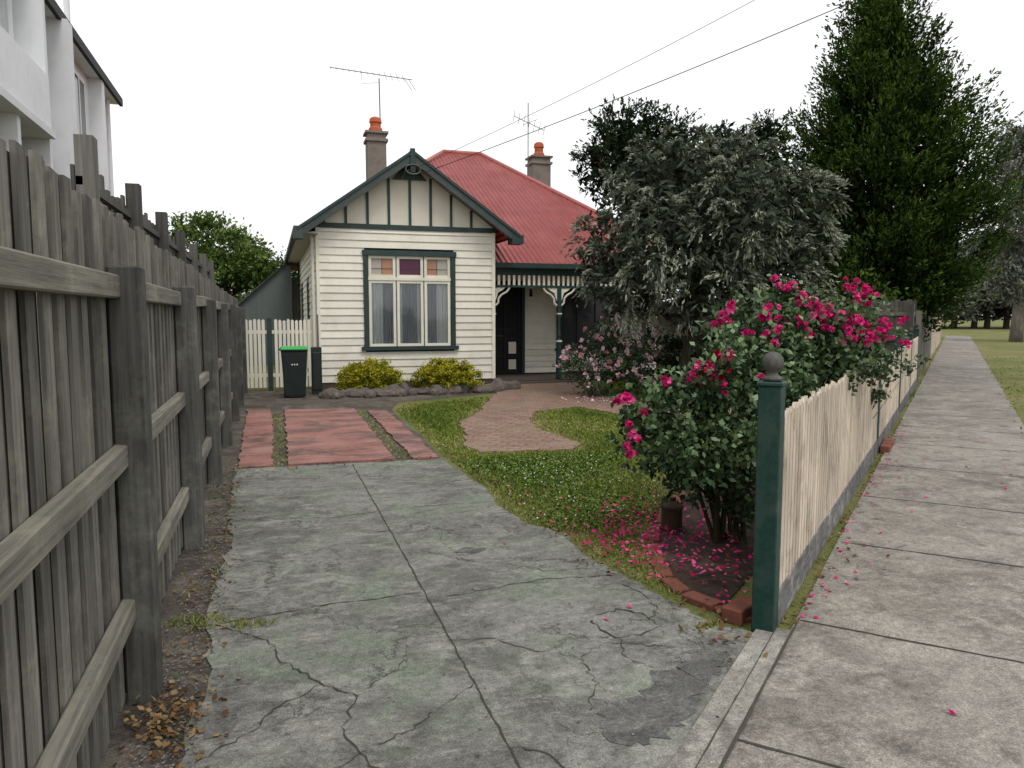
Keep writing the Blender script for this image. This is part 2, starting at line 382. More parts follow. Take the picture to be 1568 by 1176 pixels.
crack(jm,[(1.32,3.1),(1.5,3.2),(1.62,3.14),(1.8,3.05)],.006)
crack(jm,[(.8,2.5),(.93,2.4),(.95,2.2),(1.03,2.1),(.95,1.9)],.009)
crack(jm,[(.79,4.9),(1.0,4.82),(1.15,4.6),(1.4,4.45),(1.6,4.25),(1.9,4.2)],.006)
crack(jm,[(-.3,5.1),(-.1,4.97),(.15,5.02),(.4,5.2),(.78,5.1)],.005)
crack(jm,[(-.3,7.1),(.1,7.12),(.3,7.0),(.78,7.15)],.005)
crack(jm,[(.3,3.05),(.55,3.3),(.6,3.55),(.78,3.7)],.005)
crack(jm,[(-.2,2.3),(.05,2.45),(.25,2.62)],.007)
crack(jm,[(1.0,5.6),(1.15,5.3),(1.1,5.05),(1.15,4.6)],.004)
crack(jm,[(1.55,3.46),(1.53,3.34),(1.6,3.22),(1.74,3.24),(1.86,3.30),(1.84,3.46),(1.74,3.56),(1.6,3.53)],.014)
crack(jm,[(1.86,3.4),(1.95,3.5),(1.98,3.7),(1.93,3.9)],.008)
crack(jm,[(1.6,3.22),(1.52,3.05),(1.6,2.9)],.006)
jm.fin('paving_joints_and_cracks')
ap=empty('asphalt_patches')
sheet('patch_1',rough_poly([(2.10,3.0),(2.0,3.12),(1.9,3.0),(1.76,2.98),(1.70,2.84),(1.56,2.86),(1.50,2.74),(1.36,2.66),(1.26,2.70),(1.16,2.52),(1.16,2.42),(1.3,2.36),(1.45,2.44),(1.6,2.56)],.03,.022),.0165,ASPH,ap)
sheet('patch_2',rough_poly([(-.28,2.9),(-.18,2.93),(-.16,3.1),(-.27,3.06)],.012,.03),.0165,ASPH,ap)
sheet('patch_3',rough_poly([(1.12,4.78),(1.28,4.72),(1.36,4.8),(1.22,4.87)],.014,.025),.0165,ASPH,ap)
rp=empty('red_paving')
sheet('wheel_strip',rough_poly([(-.36,8.14),(-.02,8.12),(.0,10.4),(-.03,13.1),(-.4,13.2)],.02,.1),.03,REDP,rp,.03)
sheet('main_pad',rough_poly([(.14,8.12),(1.26,8.1),(1.28,10),(1.3,12.7),(.18,12.9)],.02,.1),.034,REDP,rp,.034)
sheet('side_strip',rough_poly([(1.46,8.1),(1.74,8.06),(1.76,10),(1.78,12.3),(1.48,12.4)],.02,.1),.030,REDP,rp,.03)
sheet('gravel_bed',rough_poly([(-.64,.5),(-.30,.6),(-.28,8.1),(1.8,8.05),(1.9,12.5),(2.2,13.6),(4.4,14.6),(4.9,15.5),(5,16.3),(-.64,16.4)],.02,.3),.006,SOIL)
path=[(2.26,8.24),(3.34,8.1),(3.6,8.5),(3.53,9.03),(3.5,9.8),(3.7,10.6),(4.09,11.5),(5.0,11.9),(5.2,11.0),(5.3,10.0),(5.9,9.6),(7.5,9.9),(7.5,11),(6.2,12.2),(6.1,13.05),(6.6,14.6),(7.4,16.4),(4.85,16.35),(4.75,15.3),(4.1,14.0),(3.27,11.9),(2.6,10.6),(2.44,9.6),(2.2,8.8)]
sheet('brick_path',rough_poly(path,.035,.10),.022,BRICKP,None,.02)
bed=[(2.3,3.42),(2.24,3.9),(2.4,4.35),(2.62,4.8),(3.1,5.4),(3.9,6.2),(5.2,7.2),(7.2,8.6),(9.4,10.4),(9.5,9.5)]
sheet('garden_bed',bed,.012,MULCH)
be=MB()
pts=[(2.30,3.22),(2.20,3.62),(2.24,3.95),(2.40,4.35),(2.62,4.8),(3.1,5.4),(3.9,6.2)]
for i in range(len(pts)-1):
    (a,b),(c,d)=pts[i],pts[i+1]; L=math.hypot(c-a,d-b); k=max(1,round(L/.225))
    for j in range(k):
        x,y=a+(c-a)*(j+.5)/k+random.uniform(-.02,.02),b+(d-b)*(j+.5)/k; an=math.atan2(d-b,c-a)+random.uniform(-.2,.2)
        h=random.uniform(.02,.05) if i<1 else random.uniform(.008,.03)
        be.fr=(x,y,math.cos(an),math.sin(an)); be.box(-.105,.105,-.05,.05,-.02,h,BRICK)
be.fr=(2.33,3.3,.86,.5); be.box(-.12,.11,-.05,.06,0,.08,BRICK)
for s in [5.8,6.05,6.3]:
    x,y=fs(s,.12); be.fr=(x,y,SX,SY); be.box(-.1,.1,-.05,.05,0,.09,BRICK)
be.fin('brick_edging',bevel=.006)

# ---------------------------------------------------------------- grass
lawn=[(1.82,8.1),(1.86,6.5),(1.78,5.9),(1.84,5.3),(2.02,4.95),(1.95,4.5),(2.02,4.1),(2.08,3.72),(2.16,3.5),(2.24,3.9),(2.42,4.4),(2.64,4.85),(3.1,5.5),(3.9,6.3),(5.2,7.3),(9.4,10.5),(10.6,13),(10,16.2),(7.5,16.2),(5.3,14.3),(4.2,13.9),(2.3,13.2),(1.95,12.4)]
def grass(name,poly,n,h,yell=.3,excl=None,bias=1.0,bare=0.):
    P=np.array(poly); lo,hi=P.min(0),P.max(0)
    Q=rng.uniform(lo,hi,(n*4,2)); Q=Q[inpoly(Q,poly)][:n*2]
    d=np.hypot(Q[:,0],Q[:,1]); Q=Q[rng.random(len(Q))<np.minimum(1,(6.0/d)**bias)]
    for e_ in (excl or []): Q=Q[~inpoly(Q,e_)]
    m=len(Q); pt=np.sin(Q[:,0]*1.9+np.sin(Q[:,1]*1.3)*1.2)+np.sin(Q[:,1]*1.5+np.cos(Q[:,0]*2.3)*1.4)+rng.normal(size=m)*.35
    if bare: Q=Q[(pt<1.15)|(rng.random(m)>bare)]
    m=len(Q); d=np.hypot(Q[:,0],Q[:,1])
    pt=np.sin(Q[:,0]*1.9+np.sin(Q[:,1]*1.3)*1.2)+np.sin(Q[:,1]*1.5+np.cos(Q[:,0]*2.3)*1.4)
    hh=h*rng.uniform(.4,1.4,m)
    V=.25+yell*(.5+.4*pt)+rng.normal(size=m)*.16
    if excl:
        nb=np.full(m,9.)
        for pp in np.array(rough_poly(excl[0],0,.2)+rough_poly(lawn,0,.2)): nb=np.minimum(nb,np.hypot(Q[:,0]-pp[0],Q[:,1]-pp[1]))
        V+=np.clip(.30-nb,0,.30)*1.4; keep=rng.random(m)<np.clip(.35+nb*3,0,1); Q,hh,V,d=Q[keep],hh[keep],V[keep],d[keep]; m=len(Q)
    C=np.column_stack([Q,hh*.4]); D=np.column_stack([rng.normal(size=(m,2))*.7,np.ones(m)])
    return leaves(name,C,D,hh,np.clip(.0022*d,.007,.03),V,GRASSB)
grass('lawn_grass',lawn,85000,.042,excl=[path],yell=.30,bare=.35)
grass('verge_grass',[fs(4,1.68),fs(14,1.66),fs(30,1.6),fs(30,4.5),fs(4,4.5)],8000,.06,yell=.8,bare=.8)
grass('verge_edge_grass',[fs(4,1.56),fs(30,1.54),fs(30,1.7),fs(4,1.74)],2200,.06,yell=.6)
grass('verge_edge_weeds',[fs(9.6,-.05),fs(26,-.02),fs(26,.1),fs(9.6,.12)],2500,.13,yell=.3)
grass('joint_weeds',[(-.6,2.6),(-.3,2.6),(-.28,8),(-.55,8)],130,.04,yell=.8)
grass('gap_weeds',[(-.02,8.15),(.14,8.15),(.16,12.5),(-.02,12.5)],300,.03,yell=.8)
grass('gap_weeds',[(1.29,8.15),(1.45,8.15),(1.45,12.5),(1.32,12.5)],300,.03,yell=.8)
for (x,y,r) in [(-.28,4.0,.11),(-.12,3.95,.08),(-.42,4.1,.12),(2.08,3.22,.05)]:
    th=np.linspace(0,6.28,12)[:-1]; grass('weed_tuft',[(x+r*math.cos(t)*1.4,y+r*.5*math.sin(t)) for t in th],60,.04,yell=1.0)
CLOV=leafm('clover_leaves',(.05,.09,.025),(.10,.165,.035),(.17,.24,.065))
Q=rng.uniform((1.85,5.0),(4.2,7.8),(13000,2)); Q=Q[inpoly(Q,lawn)]; Q=Q[np.sin(Q[:,0]*3)+np.sin(Q[:,1]*2.6+1)+rng.normal(size=len(Q))*.6>.2]
leaves('clover_leaves',np.column_stack([Q,rng.uniform(.02,.045,len(Q))]),rng.normal(size=(len(Q),3))*np.array([1,1,.35]),.026,.024,rng.random(len(Q)),CLOV)
WPET=leafm('clover_white',(.4,.4,.36),(.6,.6,.56),(.75,.75,.72))
Q=rng.uniform((1.9,5.2),(3.4,7.6),(220,2)); Q=Q[inpoly(Q,lawn)]
leaves('clover_flowers',np.column_stack([Q,np.full(len(Q),.05)]),rng.normal(size=(len(Q),3)),.016,.014,rng.random(len(Q)),WPET)

# ---------------------------------------------------------------- left paling fence
lf=empty('paling_fence'); fb=MB((-.64,0,0,1)); y=.55;i=0
while y<16.35:
    top=2.06-.011*max(0,y)+random.uniform(-.025,.025); n0=0 if i%2 else .020
    w=.10+random.uniform(-.006,.008) if i%2 else .085+random.uniform(-.006,.006); sk=random.uniform(-.004,.004)
    fb.prism([(y,.03),(y+w,.03),(y+w+sk,top),(y+sk,top+random.uniform(-.008,.008))],n0,n0+.014,PAL); y+=.074+random.uniform(0,.008); i+=1
fb.fin('palings',lf)
fr=MB((-.64,0,0,1))
for z in (.36,.99,1.66):
    for k in range(0,8):
        e_=1.17+2.14*k; a=max(e_-2.14,.55); dz=random.uniform(-.014,.014)
        fr.add([(a+.003,.036,z+dz),(e_-.003,.036,z-dz),(e_-.003,.087,z-dz),(a+.003,.087,z+dz),(a+.003,.036,z+.095+dz),(e_-.003,.036,z+.095-dz),(e_-.003,.087,z+.09-dz),(a+.003,.087,z+.09+dz)],
              [(0,1,2,3),(4,5,6,7),(0,1,5,4),(1,2,6,5),(2,3,7,6),(3,0,4,7)],RAIL)
fr.fin('rails',lf,.006)
fp=MB((-.64,0,0,1))
for k in range(0,8):
    yy=1.17+2.14*k+random.uniform(-.03,.03); fp.box(yy-.063,yy+.063,.038,.16+random.uniform(0,.01),-.05,1.80-.014*max(k,0)+random.uniform(-.02,.02),POSTW)
fp.fin('posts',lf,.008)
nf=empty('neighbour_screen_fence'); nb=MB((-.86,0,0,1)); y=4.0
while y<13:
    nb.box(y,y+.07,0,.016,.1,2.36+random.uniform(-.04,.04)-(0.008*y),PAL2); y+=.155
for yy in np.arange(4.0,13,1.3): nb.box(yy,yy+.1,.02,.1,0,2.46-.008*yy,PAL2)
for z in (2.05,2.2): nb.box(4.0,13,.018,.05,z,z+.04,PAL2)
nb.fin('slats',nf)

# ---------------------------------------------------------------- front picket fence
pf=empty('picket_fence'); F=(FL[0],FL[1],SX,SY); pk=MB(F)
def pickets(s0,s1,zt,step=.088):
    s=s0
    while s<s1-.05:
        t=zt+random.uniform(-.018,.018); w=.066; zb=.16+random.uniform(-.01,.01); k=random.uniform(-.008,.008)
        pk.prism([(s,zb),(s+w,zb),(s+w+k,t-.03),(s+w*.5+k,t),(s+k,t-.03)],.03,.048,PICK); s+=step+random.uniform(-.004,.004)
pickets(.1,5.52,1.12); pickets(5.72,9.1,1.08); pickets(9.4,15.0,1.1)
pk.fin('pickets',pf)
pr=MB(F)
for a,b in ((.06,5.54),(5.7,9.15),(9.35,15.1)):
    for z in (.32,.88): pr.box(a,b,-.03,.028,z,z+.07,PICK)
    s=a
    while s<b:
        e_=min(b,s+1.8); pr.box(s+.003,e_-.003,.0,.055,.01,.19+random.uniform(-.01,.01),PLINTH); s=e_
pr.fin('rails_and_plinth',pf,.004)
pp=MB(F); pc=MB(F)
for s,h in ((0,1.25),(5.62,1.22),(9.25,1.25),(12.2,1.2),(15.15,1.25)):
    pp.box(s-.055,s+.055,-.055,.055,-.05,h,GREENP); pp.box(s-.063,s+.063,-.063,.063,h,h+.022,GREENP)
    x,y=fs(s,0)
    pc.lathe((x,y,h+.022),[(.035,0),(.052,.008),(.052,.02),(.03,.03),(.025,.042),(.036,.055),(.049,.075),(.052,.095),(.047,.118),(.033,.135),(.012,.145),(.0,.147)],POSTW,14)
pp.fin('posts',pf,.006)
pc.fin('finials',pf,smooth=True)
def plainfence(name,fr_,L,h,m):
    e_=empty(name); b=MB(fr_); s=0;i=0
    while s<L:
        b.box(s,s+.1,0 if i%2 else .014,.013 if i%2 else .027,.03,h+random.uniform(-.02,.02),m); s+=.088;i+=1
    for s in np.arange(0,L,2.4): b.box(s,s+.1,-.11,-.05,0,h-.1,POSTW)
    for z in (.4,1.0,h-.35): b.box(0,L,-.05,-.002,z,z+.08,RAIL)
    b.fin('palings_and_posts',e_)
x,y=fs(15.3,-.05); plainfence('boundary_paling_fence',(x,y,-.42,.907),8,1.92,PAL)
plainfence('boundary_paling_fence',(x,y,SX,SY),12,1.68,PAL)
x,y=fs(27.6,-.05); plainfence('boundary_paling_fence',(x,y,SX,SY),18,1.45,PICK)

# ---------------------------------------------------------------- house
H=empty('weatherboard_house')
def boards(name,fr_,s0,s1,z0,z1,openings=(),m=CREAM,pitch=.158):
    b=MB(fr_); z=z0
    while z<z1-.02:
        zt=min(z+pitch,z1); segs=[(s0,s1)]
        for (a0,a1,c0,c1) in openings:
            if zt>c0+.01 and z<c1-.01:
                ns=[]
                for (p,q) in segs:
                    if a0>p and a1<q: ns+=[(p,a0),(a1,q)]
                    elif a0<=p<a1<q: ns.append((a1,q))
                    elif p<a0<q<=a1: ns.append((p,a0))
                    elif not(a0<=p and a1>=q): ns.append((p,q))
                segs=ns
        for (p,q) in segs:
            v=random.random(); b.add([(p,0,z),(q,0,z),(q,.034,z),(p,.034,z),(p,.010,zt),(q,.010,zt),(p,0,zt),(q,0,zt)],
              [(0,1,2,3),(3,2,5,4),(0,3,4,6),(1,2,5,7),(6,4,5,7)],m,v)
        z=zt
    return b.fin(name,H)
WF=(0,16.3,1,0)
wo=(1.94,3.88,.86,2.92)
boards('front_wall_boards',WF,.97,4.79,.16,3.42,[wo])
boards('left_wall_boards',(.97,27,0,-1),0,10.7,.16,3.42,[(3.0,4.0,1.1,2.5),(6.6,7.5,1.1,2.5)])
boards('right_bay_wall_boards',(4.79,16.3,0,1),0,2.0,.16,3.42)
boards('verandah_wall_boards',(0,18.3,1,0),4.79,10.0,.1,2.9,[(5.25,6.15,0.05,2.35),(7.1,8.7,.7,2.35)],pitch=.15)
wb=MB()
wb.box(.98,4.78,-16.6,-16.302,0,.86,DARK); wb.box(.98,1.94,-16.4,-16.302,.86,3.42,DARK); wb.box(3.88,4.78,-16.4,-16.302,.86,3.42,DARK); wb.box(1.94,3.88,-16.4,-16.302,2.92,3.42,DARK)
wb.box(.98,1.1,-27,-16.41,0,3.3,DARK); wb.box(4.66,4.78,-18.2,-16.41,0,3.3,DARK)
wb.box(4.8,10,-18.5,-18.32,0,2.9,DARK); wb.box(1.1,10,-27,-26.8,0,2.7,DARK); wb.box(9.9,10,-26.8,-18.5,0,2.7,CREAM)
wb.box(.97,4.79,-16.32,-16.285,0.01,.155,BROWNB)
wb.box(.955,.99,-27,-16.3,.01,.155,BROWNB)
wb.box(.945,1.01,-16.34,-16.255,.15,3.42,CREAM2); wb.box(4.75,4.825,-16.34,-16.255,.15,3.42,CREAM2)
wb.box(.55,.965,-27.6,-26.6,.05,2.85,CREAM)
wb.box(.94,.965,-24.0,-23.0,1.1,2.5,GREEN); wb.box(.93,.938,-23.9,-23.1,1.2,2.4,DGLASS)
wb.box(.94,.965,-20.4,-19.5,1.1,2.5,GREEN); wb.box(.93,.938,-20.3,-19.6,1.2,2.4,DGLASS)
wb.fin('wall_structure',H)
gb=MB(WF)
gz=lambda x:4.86-.705*abs(x-2.92)
gb.prism([(.97,3.43),(4.79,3.43),(4.79,gz(4.79)-.02),(2.92,gz(2.92)),(.97,gz(.97)-.02)],-.1,.0,PANEL)
gb.box(.93,4.83,.0,.05,3.40,3.50,GREEN)
for x in np.arange(1.12,4.8,.452):
    t=gz(x)-.03
    if t>3.55: gb.box(x-.027,x+.027,.002,.03,3.50,t,GREEN)
gb.prism([(2.55,gz(2.55)-.14),(3.29,gz(3.29)-.14),(2.92,gz(2.92)-.02)],.01,.06,GREEN)
gb.fin('gable_infill',H)
R=empty('roof'); R.parent=H
def rface(name,pts,m,th=.05):
    bm=bmesh.new(); vs=[bm.verts.new(p) for p in pts]; f=bm.faces.new(vs); bm.normal_update()
    if f.normal.z<0: f.normal_flip()
    r=bmesh.ops.extrude_face_region(bm,geom=[f])
    for g in r['geom']:
        if isinstance(g,bmesh.types.BMVert): g.co.z-=th
    bmesh.ops.recalc_face_normals(bm,faces=bm.faces)
    me=bpy.data.meshes.new(name); bm.to_mesh(me); bm.free(); me.materials.append(m); link(bpy.data.objects.new(name,me),R)
RL,RR=(5.4,24,6.75),(6.65,24,6.75)
rface('front_slope',[RL,RR,(10.3,16.5,2.75),(4.84,16.5,2.75),(4.84,17.6,3.34),(.64,17.62,3.36)],ROOF)
rface('right_slope',[RR,(10.3,31.4,2.75),(10.3,16.5,2.75)],ROOF)
rface('left_slope',[RL,(.62,17.62,3.35),(.62,30.4,3.35)],ROOF)
rface('back_slope',[RL,RR,(10.3,31.4,2.75),(.62,30.4,3.35)],ROOF)
rface('gable_right_slope',[(2.92,15.9,4.95),(5.22,15.9,3.33),(5.22,17.62,3.33),(2.92,20.65,4.95)],ROOF)
rface('gable_left_slope',[(2.92,15.9,4.95),(.62,15.9,3.35),(.62,17.6,3.35),(2.92,20.65,4.95)],ROOF)
rc=MB()
def cap(a,b,r=.07): rc.tube([a,b],r,RIDGE,8)
cap(RL,RR,.08); cap(RR,(10.3,16.5,2.77)); cap(RL,(2.92,20.7,5.0)); cap((2.92,15.9,4.96),(2.92,20.65,4.98),.06)
rc.fin('ridge_caps',R,smooth=True)
bg=MB((0,15.9,1,0))
def barge(x0,z0,x1,z1,h=.2):
    bg.prism([(x0,z0),(x1,z1),(x1,z1-h),(x0,z0-h)],.0,.045,BARGE)
    bg.prism([(x0,z0+.035),(x1,z1+.035),(x1,z1-.03),(x0,z0-.03)],-.03,.075,GREEN)
barge(.56,3.31,2.92,4.97); barge(2.92,4.97,5.28,3.31)
bg.box(.50,.68,-.3,.06,3.12,3.33,BARGE); bg.box(5.1,5.36,-.3,.06,3.14,3.33,GREEN)
bg.box(2.87,2.97,.0,.08,4.55,5.03,GREEN)
bg.fin('barge_boards',R)
so=MB()
so.box(.60,.98,-27,-15.96,3.24,3.275,SOFFIT)
so.add([(.62,15.92,3.27),(2.92,15.92,4.86),(2.92,16.29,4.86),(.62,16.29,3.27)],[(0,1,2,3)],SOFFIT,.5,False)
so.add([(5.22,15.92,3.25),(2.92,15.92,4.855),(2.92,16.29,4.855),(5.22,16.29,3.25)],[(0,1,2,3)],SOFFIT,.5,False)
so.box(.50,.62,-27,-15.93,3.27,3.38,BARGE)
so.box(4.9,10.35,-16.55,-16.42,2.66,2.77,GREEN)
so.box(10.28,10.4,-31,-16.5,2.66,2.77,GREEN)
so.tube([(.88,16.34,3.25),(.88,16.34,.05)],.035,CREAM2,8)
so.fin('eaves_and_gutters',R)
wn=MB(WF); x0,x1,z0,z1=wo
wn.box(x0-.03,x0+.07,.0,.06,z0,z1,GREEN); wn.box(x1-.07,x1+.03,.0,.06,z0,z1,GREEN)
wn.box(x0-.05,x1+.05,.0,.075,z1-.07,z1+.04,GREEN); wn.box(x0-.09,x1+.09,.0,.1,z0-.03,z0+.05,GREEN)
cw_=(x1-x0-.14)/3; zt=2.36
for i in range(3):
    a=x0+.07+cw_*i+.012; b=a+cw_-.024
    for (c,d) in ((z0+.052,zt-.035),(zt+.03,z1-.072)):
        f=.058
        wn.box(a,a+f,-.04,.025,c,d,CREAM2); wn.box(b-f,b,-.04,.025,c,d,CREAM2)
        wn.box(a+f,b-f,-.04,.022,c,c+f,CREAM2); wn.box(a+f,b-f,-.04,.022,d-f,d,CREAM2)
    if i: wn.box(a-.023,a-.001,-.04,.012,z0+.052,z1-.072,GREEN)
    zc,zd=zt+.088,z1-.13; m3=(PALEG,AMBER) if i==0 else (PURPLE,PURPLE) if i==1 else (AMBER,PALEG)
    am=(a+b)/2
    wn.box(a+.058,am-.006,-.02,-.012,zc,zd,m3[0]); wn.box(am+.006,b-.058,-.02,-.012,zc,zd,m3[1]); wn.box(am-.006,am+.006,-.022,-.008,zc,zd,GREEN)
    wn.box(a+.058,b-.058,-.011,-.006,zc+.12,zc+.13,GREEN)
wn.box(x0+.07,x1-.07,-.03,.04,zt-.034,zt+.029,CREAM2)
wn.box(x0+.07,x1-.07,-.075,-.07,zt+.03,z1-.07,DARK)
wn.fin('front_window_frame',H)
wg=MB(WF); wg.box(x0+.07,x1-.07,-.012,-.008,z0+.06,zt-.04,GLASS); wg.fin('front_window_glass',H)
wc=MB(WF); V=[]; n=240
for i in range(n+1):
    x=x0+.08+(x1-x0-.16)*i/n; dep=-.062+.014*math.sin(i*.95)+.010*math.sin(i*.37+1)
    V+=[(x,dep,z0+.05),(x,dep,zt)]
def cseg(i):
    u=i/n*3; t=u%1.0
    return CURTD if ((.5<t<.85) if u<1 else (.22<t<.78) if u<2 else (.15<t<.5)) else CURT
for i in range(n): wc.add([V[2*i],V[2*i+1],V[2*i+3],V[2*i+2]],[(0,1,2,3)],cseg(i),.5)
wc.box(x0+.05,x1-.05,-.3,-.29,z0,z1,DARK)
wc.fin('curtains',H)
vf=MB(); VY=-16.62
vf.box(4.8,10.2,-18.3,-16.55,.0,.07,BROWNB)
vf.box(4.85,6.9,-16.54,-16.2,.0,.045,BROWNB)
vf.box(4.83,10.2,VY-.05,VY+.05,2.58,2.655,GREEN)
vf.box(4.83,10.2,VY-.03,VY+.03,2.22,2.27,GREEN); vf.box(4.83,10.2,VY-.02,VY+.02,2.50,2.58,GREEN)
x=4.87
while x<10.15:
    vf.box(x,x+.055,VY-.012,VY+.012,2.272,2.498,CREAM2); x+=.122
vf.fin('verandah_beam_and_valance',H)
vp=MB()
for xp in (4.88,6.5,8.3,10.1):
    y=16.62
    if xp>5: 
        vp.box(xp-.05,xp+.05,-y-.05,-y+.05,.07,.95,GREENP); vp.box(xp-.06,xp+.06,-y-.06,-y+.06,.95,.99,CREAM2)
    else: vp.box(xp-.05,xp+.05,-y-.05,-y+.05,1.6,1.7,GREEN)
    vp.lathe((xp,y,.99 if xp>5 else 1.7),[(.045,0),(.03,.06),(.045,.1),(.038,.2),(.036,.55 if xp>5 else .3)],GREENP,10)
    vp.box(xp-.045,xp+.045,-y-.045,-y+.045,1.52 if xp>5 else 2.0,2.22,GREENP)
    vp.box(xp-.055,xp+.055,-y-.055,-y+.055,1.6,1.63,CREAM2)
    for sg in (-1,1):
        if xp<5 and sg<0: continue
        if xp>10 and sg>0: continue
        pts=[(xp+sg*.05,1.80),(xp+sg*.12,1.86),(xp+sg*.13,1.97),(xp+sg*.2,2.05),(xp+sg*.33,2.12),(xp+sg*.40,2.215),(xp+sg*.05,2.215)]
        for j in range(5):
            a,b=pts[j],pts[j+1]; vp.tube([(a[0],y,a[1]),(b[0],y,b[1])],.024,CREAM2,6)
        vp.prism([(xp+sg*.05,2.215),(xp+sg*.30,2.215),(xp+sg*.20,2.14),(xp+sg*.12,2.10),(xp+sg*.09,2.0),(xp+sg*.05,1.9)],-y-.01,-y+.01,CREAM2)
vp.fin('verandah_posts_and_brackets',H)
dr=MB((0,18.3,1,0))
dr.box(5.18,5.26,-.03,.05,.07,2.42,GREEN); dr.box(6.13,6.21,-.03,.05,.07,2.42,GREEN); dr.box(5.18,6.21,-.03,.06,2.35,2.44,GREEN)
dr.box(5.26,6.13,-.06,-.03,.07,2.35,DARK)
for z in (.1,.5,.95,1.2,1.95,2.28): dr.box(5.28,6.11,-.028,.0,z,z+.05,BLACK)
for x in (5.27,5.66,6.05): dr.box(x,x+.06,-.028,.004,.08,2.34,BLACK)
for z0_,z1_ in ((.2,.45),(.6,.9)): dr.box(5.78,5.98,.006,.012,z0_,z1_,CREAM2)
dr.tube([(5.45,18.25,1.05),(5.62,18.25,1.05)],.015,METAL)
dr.box(7.08,7.16,-.02,.05,.68,2.38,GREEN); dr.box(8.64,8.72,-.02,.05,.68,2.38,GREEN); dr.box(7.08,8.72,-.02,.06,2.3,2.38,GREEN); dr.box(7.04,8.76,-.02,.08,.66,.72,GREEN)
for x in (7.16,7.66,8.16): dr.box(x,x+.03,-.02,.02,.72,2.3,GREEN)
dr.box(7.16,8.64,-.015,-.01,.72,2.3,DGLASS)
dr.tube([(6.35,18.2,2.05),(6.35,18.2,2.2)],[.05,.03],BLACK,8); dr.box(6.33,6.37,.0,.1,2.2,2.24,BLACK)
dr.fin('door_and_verandah_window',H)
def chimney(x,y,w,zb,zt,zp):
    c=MB((x,y,1,0)); h=w/2
    c.box(-h,h,-h,h,zb,zt-.28,STUCCO); c.box(-h-.05,h+.05,-h-.05,h+.05,zt-.28,zt-.2,STUCCO); c.box(-h*.97,h*.97,-h*.97,h*.97,zt-.2,zt-.06,STUCCO)
    c.box(-h-.06,h+.06,-h-.06,h+.06,zt-.06,zt+.0,STUCCO)
    c.lathe((x,y,zt),[(.2,0),(.19,.12),(.15,.16),(.15,(zp-zt)*.6),(.18,(zp-zt)*.65),(.16,(zp-zt)*.9),(.1,zp-zt)],TERRA,14)
    c.fin('chimney',H)
chimney(3.0,22,.52,4.2,6.72,7.15)
chimney(9.0,25,.64,3.6,7.0,7.5)
an=MB()
def PW(px,py,yc): # aerial layout measured in the survey frame
    x,y=cw((px-784)/1150*yc,yc); return (x,y,1.6+(481-py)/1150*yc)
m0=PW(588,190,21.9); an.tube([(m0[0],m0[1],6.4),PW(587,133,21.9)],.018,METAL)
an.tube([PW(515,117,21.6),PW(636,135,22.2)],.012,METAL)
a,b=Vector(PW(515,117,21.6)),Vector(PW(636,135,22.2))
for i in range(13):
    p=a.lerp(b,i/13.5); l=.10 if i<9 else .24; an.tube([p+Vector((-.3*l,-.9*l,.15*l)),p+Vector((.3*l,.9*l,-.15*l))],.006,METAL,4)
for dx in (0,.12): an.tube([b+Vector((-.1-dx,0,0)),b+Vector((.1-dx,.0,-.28))],.008,METAL,4)
an.tube([PW(560,124,21.9),PW(562,140,21.9),PW(588,139,21.9)],.006,METAL,4)
m1=PW(808,168,25); an.tube([(m1[0],m1[1],5.0),m1],.016,METAL)
a,b=Vector(PW(787,187,24.8)),Vector(PW(832,208,25.2)); an.tube([a,b],.011,METAL)
for i in range(7):
    p=a.lerp(b,i/6); an.tube([p+Vector((-.05,-.25,.12)),p+Vector((.05,.25,-.12))],.007,METAL,4)
an.tube([PW(800,200,25),PW(822,192,25)],.008,METAL,4)
an.fin('tv_aerials',H)

WIRE=painted('wire',(.03,.03,.03),None,.6,.1,3)
pw=empty('power_line'); wm=MB()
def wire(a,b,sag,r=.008):
    a,b=Vector(a),Vector(b); wm.tube([a.lerp(b,t)-Vector((0,0,sag*4*t*(1-t))) for t in np.linspace(0,1,24)],r,WIRE,5)
wire((2.95,15.85,4.62),(11.1,6.1,8.5),.22,.005); wire((3.15,15.85,4.55),(11.9,6.5,7.7),.15,.008)
wm.tube([(12.0,6.3,0),(12.0,6.3,9)],[.16,.11],POSTW,12); wm.tube([(11.0,6.0,8.5),(13,6.9,8.5)],.05,POSTW,6)
wm.tube([(2.95,15.82,4.62),(2.75,15.82,4.55),(2.7,15.82,4.4)],.012,WIRE,5)
wm.fin('wires_and_pole',pw)
q=MB(); q.tube([(2.92+.16*math.cos(t),15.8,4.60+.1*math.sin(t)) for t in np.linspace(0,6.28,16)],.014,METAL,5); q.fin('service_bracket',H)

sh=empty('garden_shed'); b=MB((0,25,1,0))
b.prism([(-.95,0),(.68,0),(.68,3.05),(.52,3.2),(-.95,1.85)],-3,0,SHED); b.prism([(-1.1,1.72),(.55,3.23),(.62,3.30),(-1.1,1.8)],-3.2,.15,BARGE)
for x in np.arange(-.95,.65,.09): b.box(x,x+.035,.001,.012,0,1.87+(x+.95)*.9,SHED)
b.fin('shed_body',sh)
g=empty('side_gate'); b=MB((0,16.4,1,0)); x=-.5
while x<.84:
    if not(-.12<x+.03<.05):
        t=1.5+random.uniform(-.015,.015); b.prism([(x,.08),(x+.06,.08),(x+.06,t-.03),(x+.03,t),(x,t-.03)],.0,.018,CREAM2)
    x+=.083
for z in (.3,1.2): b.box(-.52,.9,-.05,-.002,z,z+.07,CREAM2)
b.box(-.07,.03,-.06,.04,0,1.52,GREEN); b.box(.84,.93,-.06,.04,0,1.5,CREAM2); b.box(-.56,-.5,-.06,.04,0,1.5,GREEN)
b.fin('gate_pickets',g)

